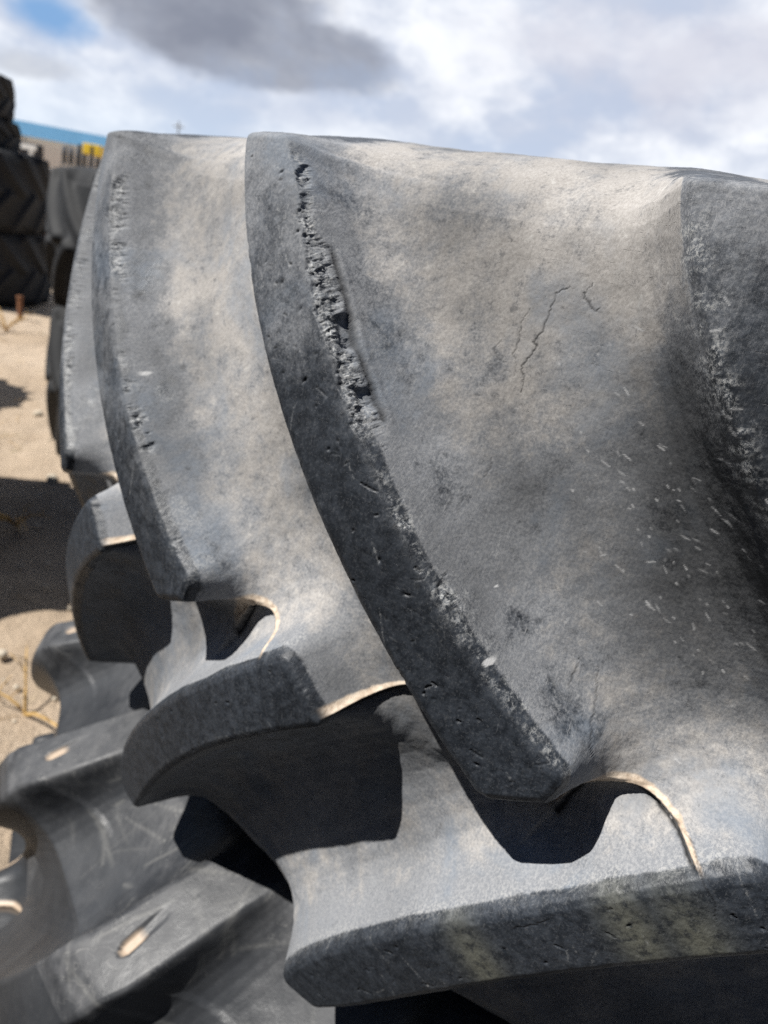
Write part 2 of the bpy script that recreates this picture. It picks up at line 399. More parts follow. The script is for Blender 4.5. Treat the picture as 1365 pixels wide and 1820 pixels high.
def make_tyre(root, phis, zrows, spec, mat, split=True, worn=True, names=('casing', 'tread_lug')):
    """phis: sorted column angles round the full circle; zrows: crown rows (symmetric set is not needed)"""
    R, H, sect, nsec = spec['R'], spec['H'], spec['sect'], spec['nsec']
    sec = section(sect, nsec); zc = spec['zc']; sup = section(spec.get('sect_up', sect), nsec)
    zr = np.asarray(zrows)
    dz = np.cumsum(np.r_[0, np.hypot(*np.diff(sec[:, :2], axis=0).T)])
    upz = zc+dz[1:]*.8
    rL = np.r_[sec[1:, 0][::-1], R(zr), sup[1:, 0]]; zL = np.r_[-sec[1:, 1][::-1], zr, sup[1:, 1]]
    zf0 = np.where(zr > 0, sup[0, 3], sec[0, 3]); az = np.abs(zr); kz = zc-.20
    tk = np.clip((az-kz)/(zc-kz), 0, 1)
    zfl = np.sign(zr)*(az-(zc-zf0)*tk*tk)
    rF = np.r_[sec[1:, 2][::-1], R(zfl)-H(zfl), sup[1:, 2]]; zF = np.r_[-sec[1:, 3][::-1], zfl, sup[1:, 3]]
    ze = np.r_[-upz[::-1], zr, upz]
    nr, nc = len(ze), len(phis)
    PH, ZE = np.meshgrid(phis, ze); RR = np.broadcast_to(rL[:, None], PH.shape)
    flip = spec.get('flip', 1); ph0 = spec.get('phase', 0)
    one = np.ones(PH.shape); inv = one.copy(); bestg = np.zeros(PH.shape); bid = np.full(PH.shape, -1); face = np.zeros(PH.shape)
    ridge = np.full(PH.shape, 9.0); ridL = np.full(PH.shape, 9.0); emin = np.full(PH.shape, 9.0)
    lipd = np.full(PH.shape, 9.0); lips = np.zeros(PH.shape); lipa = np.zeros(PH.shape)
    for row in (1, -1):
        for k in range(spec.get('n', NL)):
            dphi = 2*math.pi/spec.get('n', NL)
            phase = k*dphi+(0 if row == 1 else dphi/2)
            pp = (PH*flip-ph0)
            d = (pp-phase+math.pi) % (2*math.pi)-math.pi
            cols = np.where((d[0] > -.62) & (d[0] < .30))[0]
            if len(cols) == 0: continue
            rows = np.where(ze*row > -.16)[0]
            ix = np.ix_(rows, cols)
            eL, eR, eN, dd = lug_fields(pp[ix], ZE[ix]*row, RR[ix]*1.0, phase, spec.get('cl', cL), spec.get('cr', cR), spec.get('nose', ((-.044, -.019), (-.004, -.001), (.010, .034))) if row == 1 else ((-.046, -.014), (-.005, .022)))
            e = comb(eL, eR, eN); g = prof(e, spec.get('wid', 1.0)); inv[ix] *= 1-g
            m = g > bestg[ix]; bid[ix] = np.where(m, k*2+(row < 0), bid[ix]); bestg[ix] = np.maximum(bestg[ix], g)
            emin[ix] = np.minimum(emin[ix], e)
            inn = np.maximum(eL, eN) < .004
            ridge[ix] = np.where(inn & (np.abs(eR) < np.abs(ridge[ix])), eR, ridge[ix])
            ridL[ix] = np.where((np.maximum(eR, eN) < .004) & (np.abs(eL) < np.abs(ridL[ix])), eL, ridL[ix])
            if spec.get('lip', True):
                near = (np.abs(ZE[ix]) < .09) & (dd > -.06) & (dd < .17)
                if near.any():
                    D, sg, al = lip_fields(dd[near], (ZE[ix]*row)[near], row)
                    a = lipd[ix]; b = lips[ix]; c = lipa[ix]; mm = D < a[near]
                    a[near] = np.where(mm, D, a[near]); b[near] = np.where(mm, sg, b[near]); c[near] = np.where(mm, al, c[near])
                    lipd[ix], lips[ix], lipa[ix] = a, b, c
    g = 1-inv
    if 'shape' in spec: g = spec['shape'](g, PH, ZE, emin, bid)
    r = rF[:, None]+(rL-rF)[:, None]*g; z = zF[:, None]+(zL-zF)[:, None]*g
    P = np.stack([r*np.cos(PH), r*np.sin(PH), z], -1)
    def normals(P):
        du = np.roll(P, -1, 1)-np.roll(P, 1, 1)
        dv = np.empty_like(P); dv[1:-1] = P[2:]-P[:-2]; dv[0] = P[1]-P[0]; dv[-1] = P[-1]-P[-2]
        n = np.cross(du, dv); n /= np.linalg.norm(n, axis=-1, keepdims=True)+1e-12; return n
    crown = smoothstep(spec['zc']+.06, spec['zc']-.0, np.abs(ZE))
    floor = 1-smoothstep(.15, .8, g)
    A = {}
    N0 = normals(P)
    disp, A = spec['detail'](P, PH, ZE, g, emin, ridge, ridL, lipd, lips, lipa, bid, crown, floor)
    P = P+N0*disp[..., None]
    N1 = normals(P)
    idx = np.arange(nr*nc).reshape(nr, nc); nx = np.roll(idx, -1, 1)
    F = np.stack([idx[:-1], nx[:-1], nx[1:], idx[1:]], -1).reshape(-1, 4)
    co = P.reshape(-1, 3); no = N1.reshape(-1, 3)
    At = {k: np.broadcast_to(v, PH.shape).reshape(-1) for k, v in A.items()}
    def piece(name, fm):
        f = F[fm]; used, invx = np.unique(f, return_inverse=True)
        me = mesh_from(name, co[used], invx.reshape(-1, 4), {k: v[used] for k, v in At.items()}, no[used] if split else None)
        return link(name, me, mat, root)
    if not split:
        return mesh_from(names[0], co, F, At)
    fid = np.where((emin < .012) & (np.abs(ZE) < spec['zc']+.05), bid, -1).reshape(-1)[F[:, 0]]
    piece(names[0], fid < 0)
    for q in np.unique(fid[fid >= 0]): piece(names[1], fid == q)
    return None

# ---- the near tyre
def Rn(z): return 1-.3151*z**2-.1363*z**4
def Hn(z): return .066+0*z
ZT = .338
sect_n = [(Rn(ZT), ZT, Rn(.288)-.066, .288), (Rn(.344)-.001, .3445, .899, .305), (.951, .3485, .891, .318), (.940, .3525, .880, .332), (.915, .359, .866, .348),
          (.87, .369, .846, .364), (.79, .380, .785, .379), (.70, .362, .70, .362), (.60, .315, .60, .315), (.545, .29, .545, .29), (.53, .265, .53, .265),
          (.545, .24, .545, .24), (.62, .27, .62, .27), (.75, .30, .75, .30), (.87, .25, .87, .25), (.905, .12, .905, .12), (.912, .0, .912, .0)]
sect_up = [list(q) for q in sect_n]
for i_, v_ in enumerate(((Rn(ZT), ZT, Rn(.318)-.066, .318), (Rn(.344)-.001, .3440, .895, .330), (.951, .3468, .889, .3385), (.940, .3490, .879, .346), (.915, .352, .866, .3515),
                         (.87, .360, .846, .3595), (.79, .369, .785, .3685), (.70, .352, .70, .352))): sect_up[i_] = list(v_)
nsec_n = [10, 6, 6, 8, 8, 8, 6, 6, 5, 5, 5, 5, 5, 6, 6, 6]
CRACKS = [  # (phi, z) runs of cracks in the groove floor
    [(-.09, .298), (-.098, .292), (-.099, .275), (-.1, .264), (-.104, .257), (-.101, .255), (-.103, .247), (-.107, .239), (-.103, .231), (-.102, .222)],
    [(-.113, .278), (-.116, .269), (-.114, .255), (-.115, .245), (-.112, .243), (-.11, .231)],
    [(-.126, .253), (-.13, .246), (-.125, .24), (-.117, .238)],
    [(-.075, .302), (-.079, .295), (-.078, .291), (-.074, .29), (-.073, .287), (-.068, .284), (-.067, .287)],
    [(-.108, .176), (-.106, .17), (-.108, .163)], [(-.118, .156), (-.112, .137)], [(-.013, .071), (-.014, .057)],
    [(-.001, .07), (.005, .052), (.006, .041), (.012, .024)],
    [(.068, .001), (.081, -.001), (.089, -.01), (.096, -.017), (.101, -.03)], [(-.002, -.103), (.01, -.091), (.018, -.08)]]
CRACKW = [1, .62, .5, .8, .5, .35, .7, .6, .7, .8]
def polyd(PHx, ZEx, pts, seed, jit=.0016):
    pts = np.array(pts)*[.95, 1]; r_ = np.random.default_rng(seed); q = np.linspace(0, len(pts)-1, (len(pts)-1)*9+1)
    p = np.stack([np.interp(q, np.arange(len(pts)), pts[:, k]) for k in (0, 1)], 1); p += r_.normal(0, jit, p.shape)*.55
    lo, hi = p.min(0)-.006, p.max(0)+.006
    X = PHx*.95; D = np.full(X.shape, 9.0)
    m = (X > lo[0]) & (X < hi[0]) & (ZEx > lo[1]) & (ZEx < hi[1])
    if not m.any(): return D
    x, y = X[m], ZEx[m]; b = np.full(x.shape, 9.0)
    for i in range(len(p)-1):
        t = p[i+1]-p[i]; L2 = (t*t).sum()+1e-12; w = np.clip(((x-p[i][0])*t[0]+(y-p[i][1])*t[1])/L2, 0, 1)
        taper = .4+.6*math.sin(math.pi*min(max((i+.5)/(len(p)-1), .06), .94))
        b = np.minimum(b, np.hypot(x-p[i][0]-w*t[0], y-p[i][1]-w*t[1])/taper)
    D[m] = b; return D
def gauss(PHx, ZEx, a, b, sa, sb, rot=0):
    u, v = (PHx-a)*.96, ZEx-b; c, s = math.cos(rot), math.sin(rot)
    return np.exp(-.5*(((u*c+v*s)/sa)**2+((v*c-u*s)/sb)**2))
def detail_near(P, PH, ZE, g, emin, ridge, ridL, lipd, lips, lipa, bid, crown, floor):
    ph = (PH+math.pi) % (2*math.pi)-math.pi
    n8, n30, n120 = fbm(P, 8, 4, .5, 1), fbm(P, 30, 4, .5, 5), fbm(P, 120, 4, .55, 9)
    n400 = fbm(P, 420, 3, .6, 13)
    disp = (n8-.5)*.006*floor+(n30-.5)*.0022*(.35+.65*floor)+(n120-.5)*.0007+(n400-.5)*.00025
    # ---- torn near edge of each lug, hardest bitten on the big one
    isb = lambda k: bid == (k % NL)*2
    def rowbite(cond, lo, hi, amp):
        return np.where(cond, amp*smoothstep(lo-.03, lo+.03, ZE)*smoothstep(hi+.03, hi-.03, ZE), 0)
    lf = fbm(P, 17, 3, .5, 61)
    bite = np.maximum.reduce([rowbite(isb(0), .20, .325, 1.0), rowbite(isb(0), .03, .19, .30)*smoothstep(.48, .62, lf), rowbite(isb(-1), .06, .35, .5)*smoothstep(.50, .64, lf), rowbite(isb(-2), .05, .35, .4),
                              np.where(ZE < 0, .09, .0)*smoothstep(.45, .6, lf)])
    nz = fbm(P, 75, 5, .62, 21); nz2 = fbm(P, 230, 4, .68, 31)
    main = np.where(isb(0), 1, 0)*smoothstep(.175, .20, ZE+.02*(lf-.5))*smoothstep(.318, .300, ZE+.02*(lf-.5))
    wd = .0010+.0022*smoothstep(.4, .65, lf)+main*(.0004+.0032*smoothstep(.40, .62, fbm(P, 40, 3, .5, 63)))
    off = ridge-.0012+.0018*main+(nz-.5)*.006
    notch = smoothstep(1.25, .75, np.abs(off/wd))*np.maximum(main, smoothstep(.10, .5, bite)*smoothstep(.46, .54, nz))
    tq = ridge-.0058-.003*(lf-.5)
    tmask = np.where(isb(0), 1, 0)*smoothstep(.186, .19, ZE)*smoothstep(.288, .28, ZE)
    tear = np.exp(-(tq/.00075)**2)*tmask
    sel = notch > .01
    cv, cd_ = np.zeros(PH.shape), np.zeros(PH.shape)
    a1, b1 = cells(P[sel]+.002*(nz2[sel]-.5)[..., None], 190, 5); a2, b2 = cells(P[sel], 430, 15)
    cv[sel] = .65*a1+.35*a2; cd_[sel] = b1
    disp -= notch*(.0004+.0026*cv+.0016*(nz2-.5))+tear*.002
    disp += .0009*np.exp(-((tq-.0016)/.0011)**2)*tmask
    noseb = np.exp(-(emin/.004)**2)*crown
    disp -= noseb*smoothstep(.60, .78, nz)*.0010*np.where(isb(1), 0, 1)
    # the big hole torn in the edge and the sliver of rubber next to it
    hole = np.exp(-((ridge-.0032-.002*(nz-.5))/.0026)**4)*np.maximum(np.exp(-((ZE-.237-.01*(nz-.5))/.0085)**4), .75*np.exp(-((ZE-.201-.01*(nz-.5))/.0045)**4))*np.where(isb(0), 1, 0)
    disp -= hole*.0055
    # cuts across the lug faces
    gap = tear*.85
    rr = np.random.default_rng(3)
    fp = smoothstep(.93, .985, g)*crown; pale = np.zeros(PH.shape)
    for i in range(120):
        k = rr.choice([-2, -1, 0, 0, 0, 1]); z0 = rr.uniform(.0, .33) if rr.random() < .7 else rr.uniform(-.33, 0)
        c = (poly(cL, abs(z0))[0]+poly(cR, abs(z0))[0])/2 + k*DPHI+(DPHI/2 if z0 < 0 else 0)+rr.normal(0, .022)
        a = rr.uniform(-.6, .9) if rr.random() < .7 else rr.uniform(-2, 2); l = .0015+.016*rr.random()**2.5; dp = rr.uniform(.15, 1)**1.4
        x1, y1 = c+math.cos(a)*l, z0+math.sin(a)*l
        D = polyd(ph, ZE, [(c, z0), ((c+x1)/2+rr.normal(0, .0006), (z0+y1)/2), (x1, y1)], i, .0003)
        q = np.exp(-(D/.00065)**2)*fp*dp; disp -= q*.0013; gap = np.maximum(gap, q*.7)
        pale = np.maximum(pale, np.exp(-((D-.0011)/.0006)**2)*fp*dp*.12)
    for i in range(150):   # pale scratches
        k = rr.choice([-2, -1, 0, 0, 0, 1]); z0 = rr.uniform(-.25, .33)
        a = rr.normal(-.9, .5); l = .006+.03*rr.random()**2
        c = (poly(cL, abs(z0))[0]+poly(cR, abs(z0))[0])/2+k*DPHI+(DPHI/2 if z0 < 0 else 0)+rr.normal(.02, .04)
        pts = [(c, z0), (c+math.cos(a)*l*.5+rr.normal(0, .0006), z0+math.sin(a)*l*.5), (c+math.cos(a)*l, z0+math.sin(a)*l)]
        D = polyd(ph, ZE, pts, 900+i, .0002); pale = np.maximum(pale, np.exp(-(D/.0006)**2)*rr.uniform(.15, .5)*smoothstep(.35, .5, nz2+.1))
    strokes = np.zeros(PH.shape)
    for i in range(140):   # splash strokes on the dark flank
        u, v = rr.normal(.012, .034), rr.normal(.170, .055)
        u += (.19-v)*.45; a = rr.normal(-.45, .3); l = .0016+.0055*rr.random()**2
        D = polyd(ph, ZE, [(u, v), (u+math.cos(a)*l*.5, v+math.sin(a)*l*.5), (u+math.cos(a)*l, v+math.sin(a)*l)], 1300+i, .0002)
        strokes = np.maximum(strokes, np.exp(-(D/rr.uniform(.00035, .0006))**2)*rr.uniform(.2, .8))
    for a, b, w_ in ((-.060, .072, .0022), (-.452, .152, .002), (-.075, .105, .0008)):
        strokes = np.maximum(strokes, smoothstep(.4, .6, gauss(ph, ZE, a, b, w_, w_*.7)+.5*(nz2-.5)))
    for i in range(70):    # pock marks
        k = rr.choice([-2, -1, 0, 0, 0, 1]); z0 = rr.uniform(-.3, .33); row = 1 if z0 > 0 else -1
        c = (poly(cL, abs(z0))[0]+poly(cR, abs(z0))[0])/2+k*DPHI+(DPHI/2 if row < 0 else 0)+rr.normal(0, .02)
        disp -= gauss(ph, ZE, c, z0, rr.uniform(.0006, .0016), rr.uniform(.0005, .0009), rr.uniform(0, 3))*fp*rr.uniform(.0004, .0018)
    for i, c in enumerate(CRACKS):
        D = polyd(ph, ZE, c, 70+i, .0007); q = np.exp(-(D/(.00055*(.6+.4*CRACKW[i])))**2); gap = np.maximum(gap, q*.9*CRACKW[i]); disp -= q*.0004
    # ---- mould parting line: the upper skin ends in a thin proud lip
    fl = 1-smoothstep(.80, .97, g)
    w = (1-lipa)**.8
    stp = smoothstep(-.0006, .0012, lipd*lips)*smoothstep(.045, .004, lipd)*w
    disp -= stp*.0065*fl
    out = np.where(lips < 0, lipd, 0)
    disp += np.exp(-(lipd/.0026)**2)*.0022*fl*(.15+.85*w)*np.where(lips > 0, .4, 1)
    ragged = (fbm(P, 260, 3, .6, 77)-.5)*.004
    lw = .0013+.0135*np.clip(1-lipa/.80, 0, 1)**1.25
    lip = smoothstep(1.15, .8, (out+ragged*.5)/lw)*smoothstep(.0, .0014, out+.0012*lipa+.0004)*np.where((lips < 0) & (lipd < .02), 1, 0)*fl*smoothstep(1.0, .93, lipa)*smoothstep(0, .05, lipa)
    gp = np.exp(-((lipd*lips-.0016+ragged*.5)/(.0008+.0012*w))**2)*fl*smoothstep(1, .97, lipa)*np.where(lipd < .01, 1, 0)*smoothstep(.42, .46, fbm(P, 200, 2, .5, 71)+.35*w)
    gap = np.maximum(gap, gp)
    # chips along the top edge
    disp -= gauss(ph, ZE, -.118, .352, .012, .010)*.004+gauss(ph, ZE, -.068, .353, .014, .010)*.0035
    # ---- wear and tone maps
    face = smoothstep(.0030, .0012, emin+.0010*(n120-.5))*crown*smoothstep(ZT+.030, ZT+.010, np.abs(ZE)+.02*(n30-.5))
    # dust settled in the grooves
    dust = floor*(.66+.45*(n8-.5))
    dust += .40*gauss(ph, ZE, -.095, .30, .060, .055)*floor+.25*gauss(ph, ZE, -.36, .24, .05, .08)*floor+.3*gauss(ph, ZE, -.27, .10, .03, .06)*floor
    dust -= .38*gauss(ph, ZE, -.160, .19, .018, .055, .5)+.25*gauss(ph, ZE, -.085, .13, .025, .04, .6)
    dust -= .42*gauss(ph, ZE, .004, .20, .026, .045, .55)+.50*gauss(ph, ZE, .040, .13, .032, .05, .5)+.22*gauss(ph, ZE, -.045, .165, .04, .03)
    dust += (.75*gauss(ph, ZE, -.05, .30, .030, .07)+.5*gauss(ph, ZE, -.07, .34, .08, .02))*(1-floor)
    dust -= .22*gauss(ph, ZE, -.20, .33, .025, .04)
    dust += .25*gauss(ph, ZE, .06, .00, .05, .03)
    dust *= (1-.42*smoothstep(.02, -.10, ZE))*(.78+.22*smoothstep(.10, .26, np.where(ZE > 0, ZE, .3)))  # less dust on the lower half, darkening the colour where shadows fall
    slope = smoothstep(.10, .35, g)*(1-smoothstep(.80, .95, g))*crown
    bloom = np.clip(.25+.75*floor+.75*slope, 0, 1)*(1-face*.82)
    bloom *= 1-.16*gauss(ph, ZE, .008, .20, .024, .045, .55)-.20*gauss(ph, ZE, .050, .13, .032, .05, .5)
    bloom = np.clip(bloom+face*(.36*np.where(isb(-1) | isb(-2), 1, 0)*smoothstep(.0, .16, ZE+.03*(n30-.5))+.32*isb(0)*smoothstep(.10, .28, ZE)+.20*isb(1)+.16), 0, 1)  # faces made paler: farther lugs, the big lug towards its top
    bloom = np.clip(bloom+.35*face*smoothstep(.26, .33, ZE)*(n30 > 0)*n30, 0, 1)
    dust = np.clip(dust+slope*.12*(n30-.3)*2, 0, 1)*np.clip(1-face*1.2, 0, 1)
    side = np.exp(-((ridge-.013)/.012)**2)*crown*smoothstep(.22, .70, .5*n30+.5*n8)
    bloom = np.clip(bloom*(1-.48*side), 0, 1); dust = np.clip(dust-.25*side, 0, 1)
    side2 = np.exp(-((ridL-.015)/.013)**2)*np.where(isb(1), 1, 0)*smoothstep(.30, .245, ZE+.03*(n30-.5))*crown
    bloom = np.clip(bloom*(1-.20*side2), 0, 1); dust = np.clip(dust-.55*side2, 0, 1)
    tone = .50+1.1*(n8-.5)+.35*(n30-.5)  # colour multiplier: random mottling with placed paler and darker patches
    for a, b, sa, sb, v in ((-.385, .23, .028, .075, .34), (-.355, .14, .03, .05, .26), (-.27, .02, .05, .025, .34), (-.24, -.02, .03, .03, .3), (-.10, .305, .055, .045, .22), (-.015, .315, .018, .03, .25),
                            (-.02, -.085, .07, .03, .22), (.09, .02, .05, .03, .20), (-.20, -.20, .04, .06, .28), (-.045, .085, .02, .022, .22), (-.16, .155, .012, .04, .12),
                            (-.095, .165, .022, .03, -.22), (-.055, .115, .025, .03, -.20), (-.43, .31, .05, .025, -.25), (-.215, .325, .035, .022, -.28), (-.10, -.03, .025, .05, -.10), (.03, .09, .04, .03, -.15)):
        tone += v*gauss(ph, ZE, a, b, sa, sb, .5)
    tone = tone-.26*side2-.42*gauss(ph, ZE, .012, .20, .022, .05, .55)-.45*gauss(ph, ZE, .050, .13, .035, .055, .5)  # darker along the right lug's left flank
    tone = np.clip(tone+.22*smoothstep(.02, -.05, ZE)*slope, -.25, 1)  # paler slopes on the lower row
    edge = np.exp(-(ridge/.0034)**2)*crown+.5*np.exp(-(ridL/.003)**2)*crown
    fib = fbm(np.stack([ph*180+ZE*60, ZE*420-ph*150, ph*0], -1), 1.0, 4, .6, 83)
    rim2 = np.where(isb(1), 1, 0)*np.exp(-((ridL+.001)/.0075)**2)*smoothstep(.17, .24, ZE)*smoothstep(.345, .32, ZE)
    chalk = np.clip(edge*(.12+.5*bite)*smoothstep(.42, .66, nz+.03)+notch*(.12+.62*(1-cv))+.4*np.exp(-((ridge-.004)/.012)**2)*smoothstep(.5, .68, n30)*smoothstep(.35, .65, n120)*crown
                    + pale + .55*edge*isb(0)*smoothstep(.19, .15, ZE)*smoothstep(.44, .6, nz2)+.42*np.exp(-((ridL-.0030)/.0022)**2)*np.where(ZE < .02, 1, 0)*smoothstep(.30, .60, n30)
                    + rim2*1.0*smoothstep(.36, .60, fib)*smoothstep(.30, .55, n120), 0, 1)
    chalk *= 1-.8*hole
    speck = strokes
    moss = np.zeros(PH.shape)
    lowb = (bid == 0*2+1)
    for a, b in ((.068, -.064), (-.012, -.150), (.10, -.050)):
        moss = np.maximum(moss, gauss(ph, ZE, a, b, .010, .026, .75)*np.where(lowb, 1, 0)*face)
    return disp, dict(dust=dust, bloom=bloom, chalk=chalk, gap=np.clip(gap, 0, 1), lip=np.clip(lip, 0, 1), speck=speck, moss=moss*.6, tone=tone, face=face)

def cols(segs):
    a = []
    for lo, hi, st in segs:
        n = max(1, int(round((hi-lo)/st))); a += list(lo+(hi-lo)*np.arange(n)/n)
    return np.array(a)
QUICK = False
k_ = 2.0 if QUICK else 1.0
ph_n = cols([(-math.pi, -1.1, .02), (-1.1, -.75, .004), (-.75, -.43, .0016*k_), (-.43, .135, .00078*k_), (.135, .30, .0016*k_), (.30, .60, .0028), (.60, .9, .006), (.9, math.pi, .02)])
z_n = np.r_[cols([(-ZT, -.10, .0013*k_), (-.10, ZT, .00075*k_)]), ZT]
t1 = empty('tractor_tyre', (0, 0, ZC))
tag(t1, 'weathered tractor tyre with dusty grooves and torn lug edges, topmost of the near stack', 'tyre', 'tractor tyres in the near stack')
spec_n = dict(R=Rn, H=Hn, sect=sect_n, nsec=nsec_n, zc=ZT, detail=detail_near, sect_up=sect_up)
make_tyre(t1, ph_n, z_n, spec_n, M_WORN)

# ---- the tyre under it: wider, newer, lugs leaning the other way
Z2 = ZC-.366-.405
def Rl(z): return 1.115-.42*z**2-1.3*z**4
def Hl(z): return .080+0*z
ZT2 = .305
sect_l = [(Rl(ZT2), ZT2, Rl(.24)-.080, .24), (1.052, .322, .980, .262), (1.040, .332, .962, .280), (1.015, .345, .940, .300), (.975, .362, .915, .322),
          (.925, .382, .884, .352), (.87, .398, .850, .386), (.78, .404, .78, .404), (.68, .38, .68, .38), (.60, .33, .60, .33), (.575, .30, .575, .30),
          (.59, .27, .59, .27), (.68, .31, .68, .31), (.82, .34, .82, .34), (.97, .27, .97, .27), (1.035, .12, 1.035, .12), (1.045, 0, 1.045, 0)]
nsec_l = [8, 8, 8, 10, 10, 10, 8, 6, 5, 5, 4, 4, 4, 5, 5, 5]
cL2 = (-.06, -1.25, 1.6, -1.2, 0.); cR2 = (.05, -1.55, 2.6, -2.2, 0.)
def detail_low(P, PH, ZE, g, emin, ridge, ridL, lipd, lips, lipa, bid, crown, floor):
    n8, n40, n150 = fbm(P, 7, 4, .5, 101), fbm(P, 40, 4, .5, 105), fbm(P, 150, 3, .6, 109)
    disp = (n8-.5)*.004+(n40-.5)*.0012+(n150-.5)*.0004
    fl = 1-smoothstep(.55, .9, g); w = (1-lipa)**.8
    disp -= smoothstep(-.001, .002, lipd*lips)*smoothstep(.045, .004, lipd)*w*.007*fl
    disp += np.exp(-(lipd/.004)**2)*.003*fl
    lip = smoothstep(.009, .004, lipd)*fl*np.where(lips < 0, 1, .3)*smoothstep(1, .9, lipa)
    # a slot moulded into the shoulder of every upper lug, dust lying in it
    n = NLOW; dphi = 2*math.pi/n; pp = PH*FLIP2-PH2
    d = (pp-(-.02)+10*math.pi) % dphi
    c0 = slot_c % dphi
    dd = (d-c0+dphi/2) % dphi-dphi/2
    r = np.hypot(P[..., 0], P[..., 1])
    slot = smoothstep(.0085, .005, np.hypot(np.maximum(np.abs(r-.990)-.020, 0), dd*.99))*np.where(P[..., 2] > 0, 1, 0)*np.where(r > .9, 1, 0)*smoothstep(.2, .5, g)
    disp -= slot*.0042*smoothstep(.95, 1.0, r)
    dustspot = slot*smoothstep(.988, .998, r)*smoothstep(.42, .5, n150+.25*slot)
    lip = np.clip(lip+dustspot*.9, 0, 1)
    upward = np.where(np.abs(ZE) > ZT2-.02, 1, .25)
    dust = np.clip(upward*(.55+.9*(n8-.5)+.6*(n40-.5))*(.30+.85*np.maximum(g, smoothstep(.95, .88, r)))+.5*np.exp(-((np.abs(ZE)-ZT2-.008)/.005)**2)*smoothstep(.6, .9, g)*n40*2, 0, 1)
    ph = (PH+math.pi) % (2*math.pi)-math.pi; chalk = np.zeros(PH.shape); rr = np.random.default_rng(8)
    for i in range(55):
        u, v = rr.uniform(-.62, -.10), rr.uniform(.30, .52); a = rr.normal(1.35, .45) if rr.random() < .6 else rr.uniform(-.5, .6); l = .015+.11*rr.random()**2
        pts = [(u+math.cos(a)*l*t+rr.normal(0, .0006), v+math.sin(a)*l*t+rr.normal(0, .0006)) for t in (0, .25, .5, .75, 1)]
        chalk = np.maximum(chalk, np.exp(-(polyd(ph, ZE, pts, 400+i, .0002)/rr.uniform(.0017, .0026))**2)*rr.uniform(.06, .26))
    return disp, dict(dust=dust, lip=lip, gap=np.zeros(PH.shape), chalk=chalk)
NLOW = 20; FLIP2 = -1; PH2 = .0; slot_c = .0
if True:
    # lug mid-line at the shoulder, so that a lug tip stands at -22 degrees
    mid = (poly(cL2, np.array([.36]))[0][0]+poly(cR2, np.array([.36]))[0][0])/2
    PH2 = math.radians(20.5)-mid
    slot_c = mid+.02
ph_l = cols([(-math.pi, -1.3, .02), (-1.3, -.95, .006), (-.95, -.10, .0019*k_), (-.10, .3, .005), (.3, math.pi, .02)])
z_l = np.r_[cols([(-ZT2, -.05, .008), (-.05, ZT2, .0025)]), ZT2]
t2 = empty('tractor_tyre', (0, 0, Z2))
tag(t2, 'wider, newer dark tractor tyre with slotted shoulder lugs, under the weathered tyre', 'tyre', 'tractor tyres in the near stack')
spec_l = dict(R=Rl, H=Hl, sect=sect_l, nsec=nsec_l, zc=ZT2, detail=detail_low, flip=FLIP2, phase=PH2, n=NLOW, cl=cL2, cr=cR2, wid=.95)
make_tyre(t2, ph_l, z_l, spec_l, M_LOW)

# ------------------------------------------------------------------ ground
def ground():
    xs = np.unique(np.r_[-np.geomspace(9, 900, 26)[::-1], np.arange(-9, 4.01, .06), np.geomspace(4.2, 500, 22)])
    ys = np.unique(np.r_[-np.geomspace(10, 900, 26)[::-1], np.arange(-10, 3.01, .06), np.geomspace(3.2, 500, 22)])
    X, Y = np.meshgrid(xs, ys); P = np.stack([X, Y, X*0], -1)
    near = smoothstep(14, 7, np.hypot(X+2, Y+4))
    Z = ((fbm(P, .9, 4, .5, 201)-.5)*.09+(fbm(P, 4, 4, .55, 207)-.5)*.06)*near
    Z -= .004
    P[..., 2] = Z; nr, nc = X.shape; i = np.arange(nr*nc).reshape(nr, nc)
    F = np.stack([i[:-1, :-1], i[:-1, 1:], i[1:, 1:], i[1:, :-1]], -1).reshape(-1, 4)
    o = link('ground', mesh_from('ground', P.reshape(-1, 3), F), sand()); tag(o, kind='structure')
ground()

# ------------------------------------------------------------------ far tyres
def detail_far(P, PH, ZE, g, emin, ridge, ridL, lipd, lips, lipa, bid, crown, floor):
    n = fbm(P, 6, 3, .5, 301); up_ = np.where(np.abs(ZE) > .33, 1, .3)
    return (n-.5)*.006, dict(dust=np.clip(up_*(.4+.8*(n-.5))+.25*floor, 0, 1), lip=np.zeros(PH.shape), gap=np.zeros(PH.shape))
far_spec = dict(R=Rn, H=lambda z: .055+0*z, sect=sect_n, nsec=3, zc=ZT, detail=detail_far, lip=False, n=18)
far_mesh = make_tyre(None, np.linspace(-math.pi, math.pi, 420, endpoint=False), np.linspace(-ZT, ZT, 60), far_spec, M_FAR, split=False, names=('tractor_tyre', ''))
far_mesh.materials.append(M_FAR)
def far_tyre(loc, rad, hgt, rz, label, group, tilt=(0, 0)):
    o = bpy.data.objects.new('tractor_tyre', far_mesh); COL.objects.link(o)
    o.location = loc; o.rotation_euler = (tilt[0], tilt[1], rz); o.scale = (rad, rad, hgt/.732)
    return tag(o, label, 'tyre', group)
def stack(cx, cy, tyres, labels, group):
    z = 0
    for i, (rad, h, dx, dy, rz) in enumerate(tyres):
        far_tyre((cx+dx, cy+dy, z+h/2), rad, h, rz, labels[i], group); z += h*1.0
LEFT = -rt[:2]/np.hypot(rt[0], rt[1])
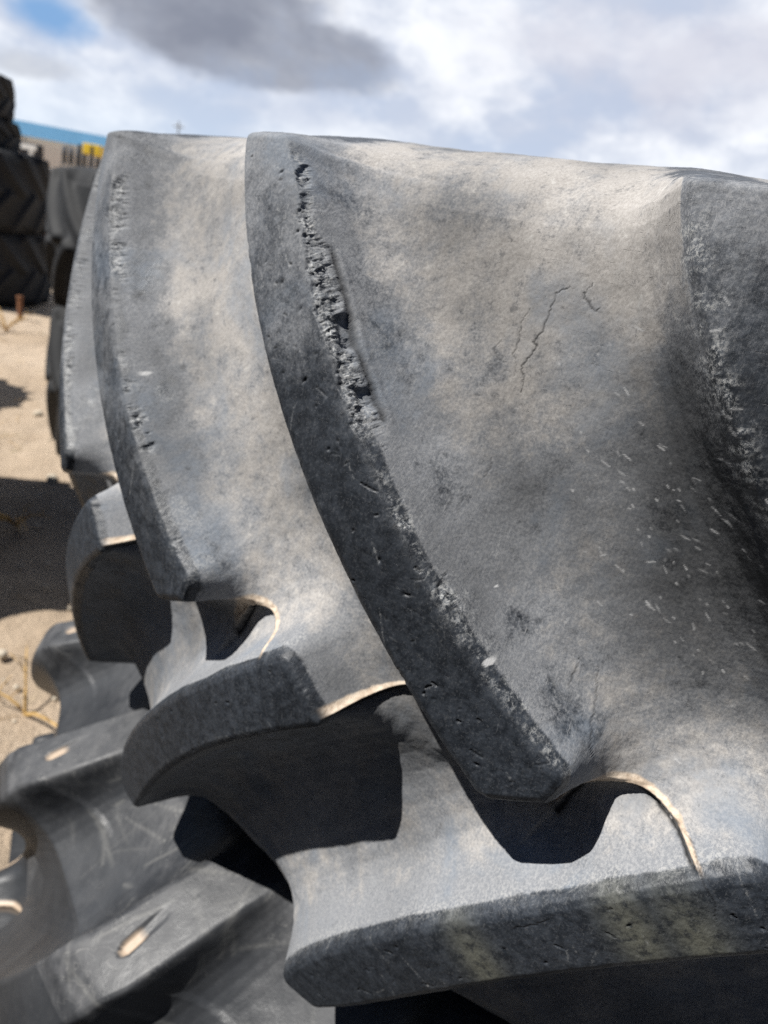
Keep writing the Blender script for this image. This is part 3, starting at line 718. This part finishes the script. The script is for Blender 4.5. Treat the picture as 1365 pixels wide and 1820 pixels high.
# stack at the left edge of the picture, about ten metres off
e = pix(80, 400, 9.8); a = np.array([e[0], e[1]])+LEFT*1.0
zj = [pix(20, y_, 9.2)[2] for y_ in (268, 208, 121)]
stack(a[0], a[1], [(1.0, zj[0]*.49, 0, 0, .3), (1.0, zj[0]*.51, 0, 0, 1.0), (.75, zj[1]-zj[0], *(LEFT*.08), .5), (.72, zj[2]-zj[1], *(LEFT*.11), .2)],
      ['black tractor tyre lowest of the tall stack at the left edge', 'black tractor tyre second from the ground in the tall stack at the left edge',
       'narrow black tyre near the top of the tall left stack, under the topmost one', 'rounded black tyre topmost of the tall left stack, standing against the sky'], 'tall stack of tyres at the left')
# stack just behind the near one
e = pix(104, 380, 4.75); a = np.array([e[0], e[1]])-LEFT*.86+(-fw[:2])*0
stack(a[0], a[1], [(.86, .83, 0, 0, .35), (.86, .70, 0, 0, 2.36)],
      ['dark tractor tyre at the foot of the short stack just behind the near tyres', 'grey tractor tyre on top of the short stack just behind the near tyres'], 'short stack behind the near tyres')
# stacks beside the photographer that throw the shadows on the sand
stack(.09, -3.25, [(.80, .74, 0, 0, .3), (.78, .72, .02, .0, 1.3)],
      ['tractor tyre lowest of the stack left of the view, shading the sand', 'tractor tyre on top of the stack left of the view, shading the sand'], 'stack left of the view')
stack(-1.30, -5.25, [(.60, .70, 0, 0, .3), (.58, .68, .02, .0, .8)],
      ['smaller tyre lowest of the far stack left of the view', 'smaller tyre on top of the far stack left of the view'], 'small stack left of the view')

# unseen stacks added behind the camera to block sky fill and shade the aisle
for i, (x, y, w) in enumerate(((2.85, -1.75, 'first'), (2.9, .15, 'second'), (2.85, 2.0, 'third'), (2.75, -3.6, 'fourth'))):
    stack(x, y, [(.88, .76, 0, 0, .4+i), (.86, .74, .02, .0, 1.2+i), (.85, .72, .0, .02, 2.2+i)],
          ['%s unseen tyre of the %s stack added across the aisle' % (q, w) for q in ('lowest', 'middle', 'topmost')], 'unseen stacks added to shade the aisle')

# ------------------------------------------------------------------ far building
M_CREAM = simple('cream_cladding', (.74, .69, .63), .6, .05, 1.5)
M_BLUE = simple('blue_sheet_metal', (.20, .50, .85), .45, .05, 1.0)
M_DARK = simple('dark_opening', (.03, .03, .033), .6)
M_WHITE = simple('white_paint', (.75, .75, .73), .5, .05)
M_STEEL = simple('grey_steel', (.25, .26, .27), .5)
M_YEL = simple('yellow_paint', (.75, .52, .04), .45, .08)
M_STAKE = simple('rusted_iron', (.20, .09, .045), .8, .25, 20)
M_RACKTYRE = simple('greyed_tyre', (.075, .08, .09), .8, .2, 8)
M_RUST = simple('rusty_orange', (.42, .16, .05), .7, .2, 20)
def building():
    D = 62.0
    p0, p1 = pix(-60, 270, D+2), pix(420, 330, D-3)
    ang = math.atan2(p1[1]-p0[1], p1[0]-p0[0]); L = math.hypot(p1[0]-p0[0], p1[1]-p0[1])
    top = pix(100, 227, D)[2]; band = pix(100, 252, D)[2]
    root = empty('warehouse', (p0[0], p0[1], 0), ang)
    tag(root, 'long low cream warehouse with a bright blue roof band, far behind the tyre stacks', 'building')
    T = 12.0
    b = bmesh.new(); add_box(b, (L/2, T/2, band/2), (L, T, band))
    bm_obj('wall', b, M_CREAM, root)
    b = bmesh.new(); add_box(b, (L/2, T/2, (top+band)/2+.001), (L+.6, T+.8, top-band))
    bm_obj('roof', b, M_BLUE, root)
    for k in range(int(L//3.0)):
        b = bmesh.new(); add_box(b, (k*3.0+1, -.03, band/2), (.05, .05, band-.04)); bm_obj('wall_seam', b, M_STEEL, root)
    # dark doorway
    q = pix(53, 266, D); d = math.hypot(q[0]-p0[0], q[1]-p0[1]); hh = pix(50, 255, D)[2]
    b = bmesh.new(); add_box(b, (d, -.02, hh/2), (1.5, .1, hh)); bm_obj('door', b, M_DARK, root)
    return root
building()

# ------------------------------------------------------------------ rack of car tyres and machines in the yard
def torus_me(name, R, r, w):
    bm = bmesh.new(); ns, nt = 28, 10; V = []
    for i in range(ns):
        a = 2*math.pi*i/ns; row = []
        for j in range(nt):
            q = 2*math.pi*j/nt; rr = R+r*math.copysign(abs(math.cos(q))**.6, math.cos(q)); y = w*math.copysign(abs(math.sin(q))**.6, math.sin(q))
            row.append(bm.verts.new((rr*math.cos(a), y, rr*math.sin(a))))
        V.append(row)
    for i in range(ns):
        for j in range(nt):
            bm.faces.new((V[i][j], V[i][(j+1) % nt], V[(i+1) % ns][(j+1) % nt], V[(i+1) % ns][j]))
    bmesh.ops.recalc_face_normals(bm, faces=bm.faces)
    me = bpy.data.meshes.new(name); bm.to_mesh(me); bm.free()
    for p in me.polygons: p.use_smooth = True
    return me
def rack():
    D = 40.0; a, b2 = pix(108, 288, D), pix(196, 303, D)
    ang = math.atan2(b2[1]-a[1], b2[0]-a[0]); L = math.hypot(b2[0]-a[0], b2[1]-a[1]); zs = (a[2]+b2[2])/2
    root = empty('tyre_rack', (a[0], a[1], 0), ang)
    tag(root, 'tall grey steel rack holding a row of upright tyres in front of the warehouse', 'rack')
    for zz_ in (zs-.04, zs*.45):
        b = bmesh.new(); add_box(b, (L/2, 0, zz_), (L, .5, .08)); bm_obj('shelf', b, M_STEEL, root)
    for x in (0.05, L-.05):
        for y in (-.22, .22):
            b = bmesh.new(); add_box(b, (x, y, (zs-.09)/2), (.07, .06, zs-.09)); bm_obj('post', b, M_STEEL, root)
    me = torus_me('rack_tyre', .27, .09, .105); me.materials.append(M_RACKTYRE)
    n = int(L/.29)
    for k in range(n):
        o = bpy.data.objects.new('rack_tyre', me); COL.objects.link(o)
        x = .15+k*.29; o.location = (a[0]+x*math.cos(ang), a[1]+x*math.sin(ang), zs+.36); o.rotation_euler = (0, 0, ang+math.pi/2)
        o.rotation_euler[2] = ang+math.pi/2
        tag(o, 'small black tyre standing upright in the row on the grey steel rack', 'tyre', 'small tyres in a row on the rack')
rack()
def loader():
    D = 36.0; q = pix(170, 268, D); x, y, z = q; ang = math.atan2(rt[1], rt[0])
    root = empty('forklift', (x, y, 0), ang)
    tag(root, 'yellow forklift with a flat yellow roof guard, beside the rack of small tyres', 'forklift')
    b = bmesh.new(); add_box(b, (0, 0, z), (.72, 1.0, .42), 0, .05); bm_obj('roof_guard', b, M_YEL, root)
    b = bmesh.new(); add_box(b, (0, .1, .95), (1.1, 1.9, .9), 0, .1); bm_obj('body', b, M_YEL, root)
    for sx in (-.3, .3):
        for sy in (-.42, .42):
            b = bmesh.new(); add_tube(b, [(sx, sy, 1.35), (sx, sy, z-.15)], .035); bm_obj('roof_post', b, M_DARK, root)
    for sx in (-.25, .25):
        b = bmesh.new(); add_box(b, (sx, -1.05, z/2+.1), (.1, .12, z)); bm_obj('mast_rail', b, M_DARK, root)
    me = torus_me('wheel', .3, .12, .15); me.materials.append(M_FAR)
    for sx in (-.55, .55):
        for sy in (-.6, .75):
            o = bpy.data.objects.new('wheel', me); COL.objects.link(o); o.parent = root; o.location = (sx, sy, .42); o.rotation_euler = (0, 0, math.pi/2)
loader()
def trailer():
    D = 24.0; q = pix(63, 285, D); ang = math.atan2(rt[1], rt[0]); zt = pix(60, 280, D)[2]
    root = empty('white_trailer', (q[0], q[1], 0), ang)
    tag(root, 'white flat trailer with a raised white front rail, parked beyond the tall left stack', 'trailer')
    b = bmesh.new(); add_box(b, (0, 0, zt-.28), (1.3, 3.0, .16), 0, .03); bm_obj('bed', b, M_WHITE, root)
    for k in range(4):
        b = bmesh.new(); add_box(b, (-.55+.36*k, -1.42, zt-.02), (.08, .08, .36)); bm_obj('rail_post', b, M_WHITE, root)
    b = bmesh.new(); add_box(b, (0, -1.42, zt+.2), (1.3, .1, .12)); bm_obj('rail', b, M_WHITE, root)
    b = bmesh.new(); add_box(b, (0, 0, zt-.50), (1.0, 2.6, .2)); bm_obj('chassis', b, M_DARK, root)
    me = torus_me('wheel', .32, .12, .13); me.materials.append(M_FAR)
    for sx in (-.6, .6):
        for sy in (-.45, .45):
            o = bpy.data.objects.new('wheel', me); COL.objects.link(o); o.parent = root; o.location = (sx, sy, .44); o.rotation_euler = (0, 0, math.pi/2)
    for sx in (-.4, .4):
        b = bmesh.new(); add_box(b, (sx, 0, (zt-.6+.5)/2), (.1, .2, max(.1, zt-1.1))); bm_obj('axle_frame', b, M_DARK, root)
trailer()
def drum():
    D = 15.0; q = pix(74, 362, D); t = pix(74, 318, D); root = empty('orange_barrel', (q[0], q[1], 0))
    tag(root, 'rust orange barrel standing in the gap between the two far stacks', 'barrel')
    h = t[2]; b = bmesh.new()
    add_tube(b, [(0, 0, 0), (0, 0, .02), (0, 0, h*.33), (0, 0, h*.34), (0, 0, h*.36), (0, 0, h*.66), (0, 0, h*.67), (0, 0, h*.69), (0, 0, h)],
             [.14, .15, .15, .162, .15, .15, .162, .15, .148], 20)
    bm_obj('drum_body', b, M_RUST, root, True)
    b = bmesh.new(); add_tube(b, [(0, 0, h+.002), (0, 0, h+.03)], .155, 20); bm_obj('lid', b, M_RUST, root)
drum()
def pole(px_, ytop, D, label, arm):
    t = pix(px_, ytop, D); root = empty('utility_pole', (t[0], t[1], 0)); tag(root, label, 'pole')
    b = bmesh.new(); add_tube(b, [(0, 0, 0), (0, 0, t[2])], [.14, .09], 8); bm_obj('shaft', b, M_STEEL, root)
    b = bmesh.new(); add_box(b, (0, 0, t[2]-.5), (arm, .12, .12), math.atan2(rt[1], rt[0])); bm_obj('crossarm', b, M_STEEL, root)
pole(318, 216, 90, 'faint grey utility pole far off above the tyre rim', 1.1)

# ------------------------------------------------------------------ things lying on the sand
M_STRAW = simple('dry_straw', (.42, .27, .10), .8, .25, 30)
M_STONE = simple('pale_stone', (.50, .44, .35), .9, .2, 14, .3, .004)
def weed(px_, py_, n, h, label, spread, lean):
    p = gnd(px_, py_); root = empty('dry_weed', (p[0], p[1], 0)); tag(root, label, 'weed')
    r_ = random.Random(px_*7+py_)
    for i in range(n):
        b = bmesh.new()
        twigs = []; a = r_.uniform(0, 2*math.pi); l = h*r_.uniform(.5, 1.15)
        dx, dy = math.cos(a)*spread+lean[0], math.sin(a)*spread+lean[1]
        pts = [(dx*l*t**1.3, dy*l*t**1.3, l*(t-.45*t*t)) for t in (0, .25, .5, .75, 1)]
        add_tube(b, pts, [.006, .005, .004, .003, .0015], 5)
        for k in (2, 3):
            q = Vector(pts[k]); s_ = .06*r_.uniform(.5, 1)
            twigs.append((q, q+Vector((r_.uniform(-1, 1)*s_, r_.uniform(-1, 1)*s_, s_*.8))))
        st = bm_obj('stem', b, M_STRAW, root)
        for q, e_ in twigs:
            c = bmesh.new(); add_tube(c, [q, e_], [.002, .001], 4); bm_obj('side_twig', c, M_STRAW, st)
weed(30, 935, 9, .40, 'amber dry weed with long bent stems lying in the nearer shadow', .9, (.6, .3))
weed(12, 590, 16, .34, 'straw coloured dry weed tuft on lit sand by the tall left stack', .8, (.2, 0))
weed(45, 1270, 3, .22, 'thin dry twig lying on bright sand beside the lower tyre', 1.6, (.8, .4))
def stone(px_, py_, s, label):
    p = gnd(px_, py_); b = bmesh.new(); bmesh.ops.create_icosphere(b, subdivisions=3, radius=s)
    P_ = np.array([v.co[:] for v in b.verts]); n = fbm(P_+px_, 1.2/s, 3, .5, 7)
    for v, q in zip(b.verts, n): v.co = v.co*(.7+.6*q); v.co.z *= .7
    o = bm_obj('stone', b, M_STONE, None, True); o.location = (p[0], p[1], s*.35); tag(o, label, 'stone')
stone(3, 1166, .020, 'rounded yellowish stone on the bright sand at the left edge')
stone(68, 738, .030, 'small pale stone at the rim of the farther shadow')
stone(92, 854, .030, 'pale stone in the nearer shadow beside the tyre')
def stake():
    p, t = gnd(36, 568), None; root = empty('orange_stake', (p[0], p[1], 0)); tag(root, 'short rusty orange stake in the shaded soil by the tall left stack', 'stake')
    b = bmesh.new(); add_box(b, (0, 0, .11), (.05, .03, .22), 0, .006); bm_obj('blade', b, M_STAKE, root)
    b = bmesh.new(); add_box(b, (0, 0, .235), (.06, .04, .03), 0, .006); bm_obj('cap', b, M_STAKE, root)
stake()
def pebbles():
    b = bmesh.new(); r_ = random.Random(9)
    for i in range(900):
        x, y = r_.uniform(-6, .6), r_.uniform(-8.5, -1.0)
        if math.hypot(x, y) < 1.2: continue
        s = r_.uniform(.004, .014)*(1.8 if r_.random() < .06 else 1)
        m = bmesh.ops.create_icosphere(b, subdivisions=1, radius=s, matrix=Matrix.Translation((x, y, s*.3)) @ Matrix.Rotation(r_.uniform(0, 6), 4, 'Z') @ Matrix.Diagonal((1, r_.uniform(.6, 1), .6, 1)))
    o = bm_obj('pebbles', b, M_STONE, None, True); tag(o, 'loose pebbles scattered over the dry sand', 'pebbles', None, 'stuff')
pebbles()

def litter():
    b = bmesh.new(); r_ = random.Random(21)
    for i in range(420):
        x, y = r_.uniform(-6, .5), r_.uniform(-8.5, -1.1)
        if math.hypot(x, y) < 1.2: continue
        a = r_.uniform(0, 2*math.pi); l = r_.uniform(.02, .14); q = r_.uniform(-.5, .5)
        pts = [(x+math.cos(a+q*t)*l*t, y+math.sin(a+q*t)*l*t, .012+.012*math.sin(3*t+i)) for t in (0, .35, .7, 1)]
        add_tube(b, pts, r_.uniform(.0008, .002), 4)
    o = bm_obj('straw_litter', b, M_STRAW, None, True); tag(o, 'broken dry straw strewn over the sand', 'straw', None, 'stuff')
litter()
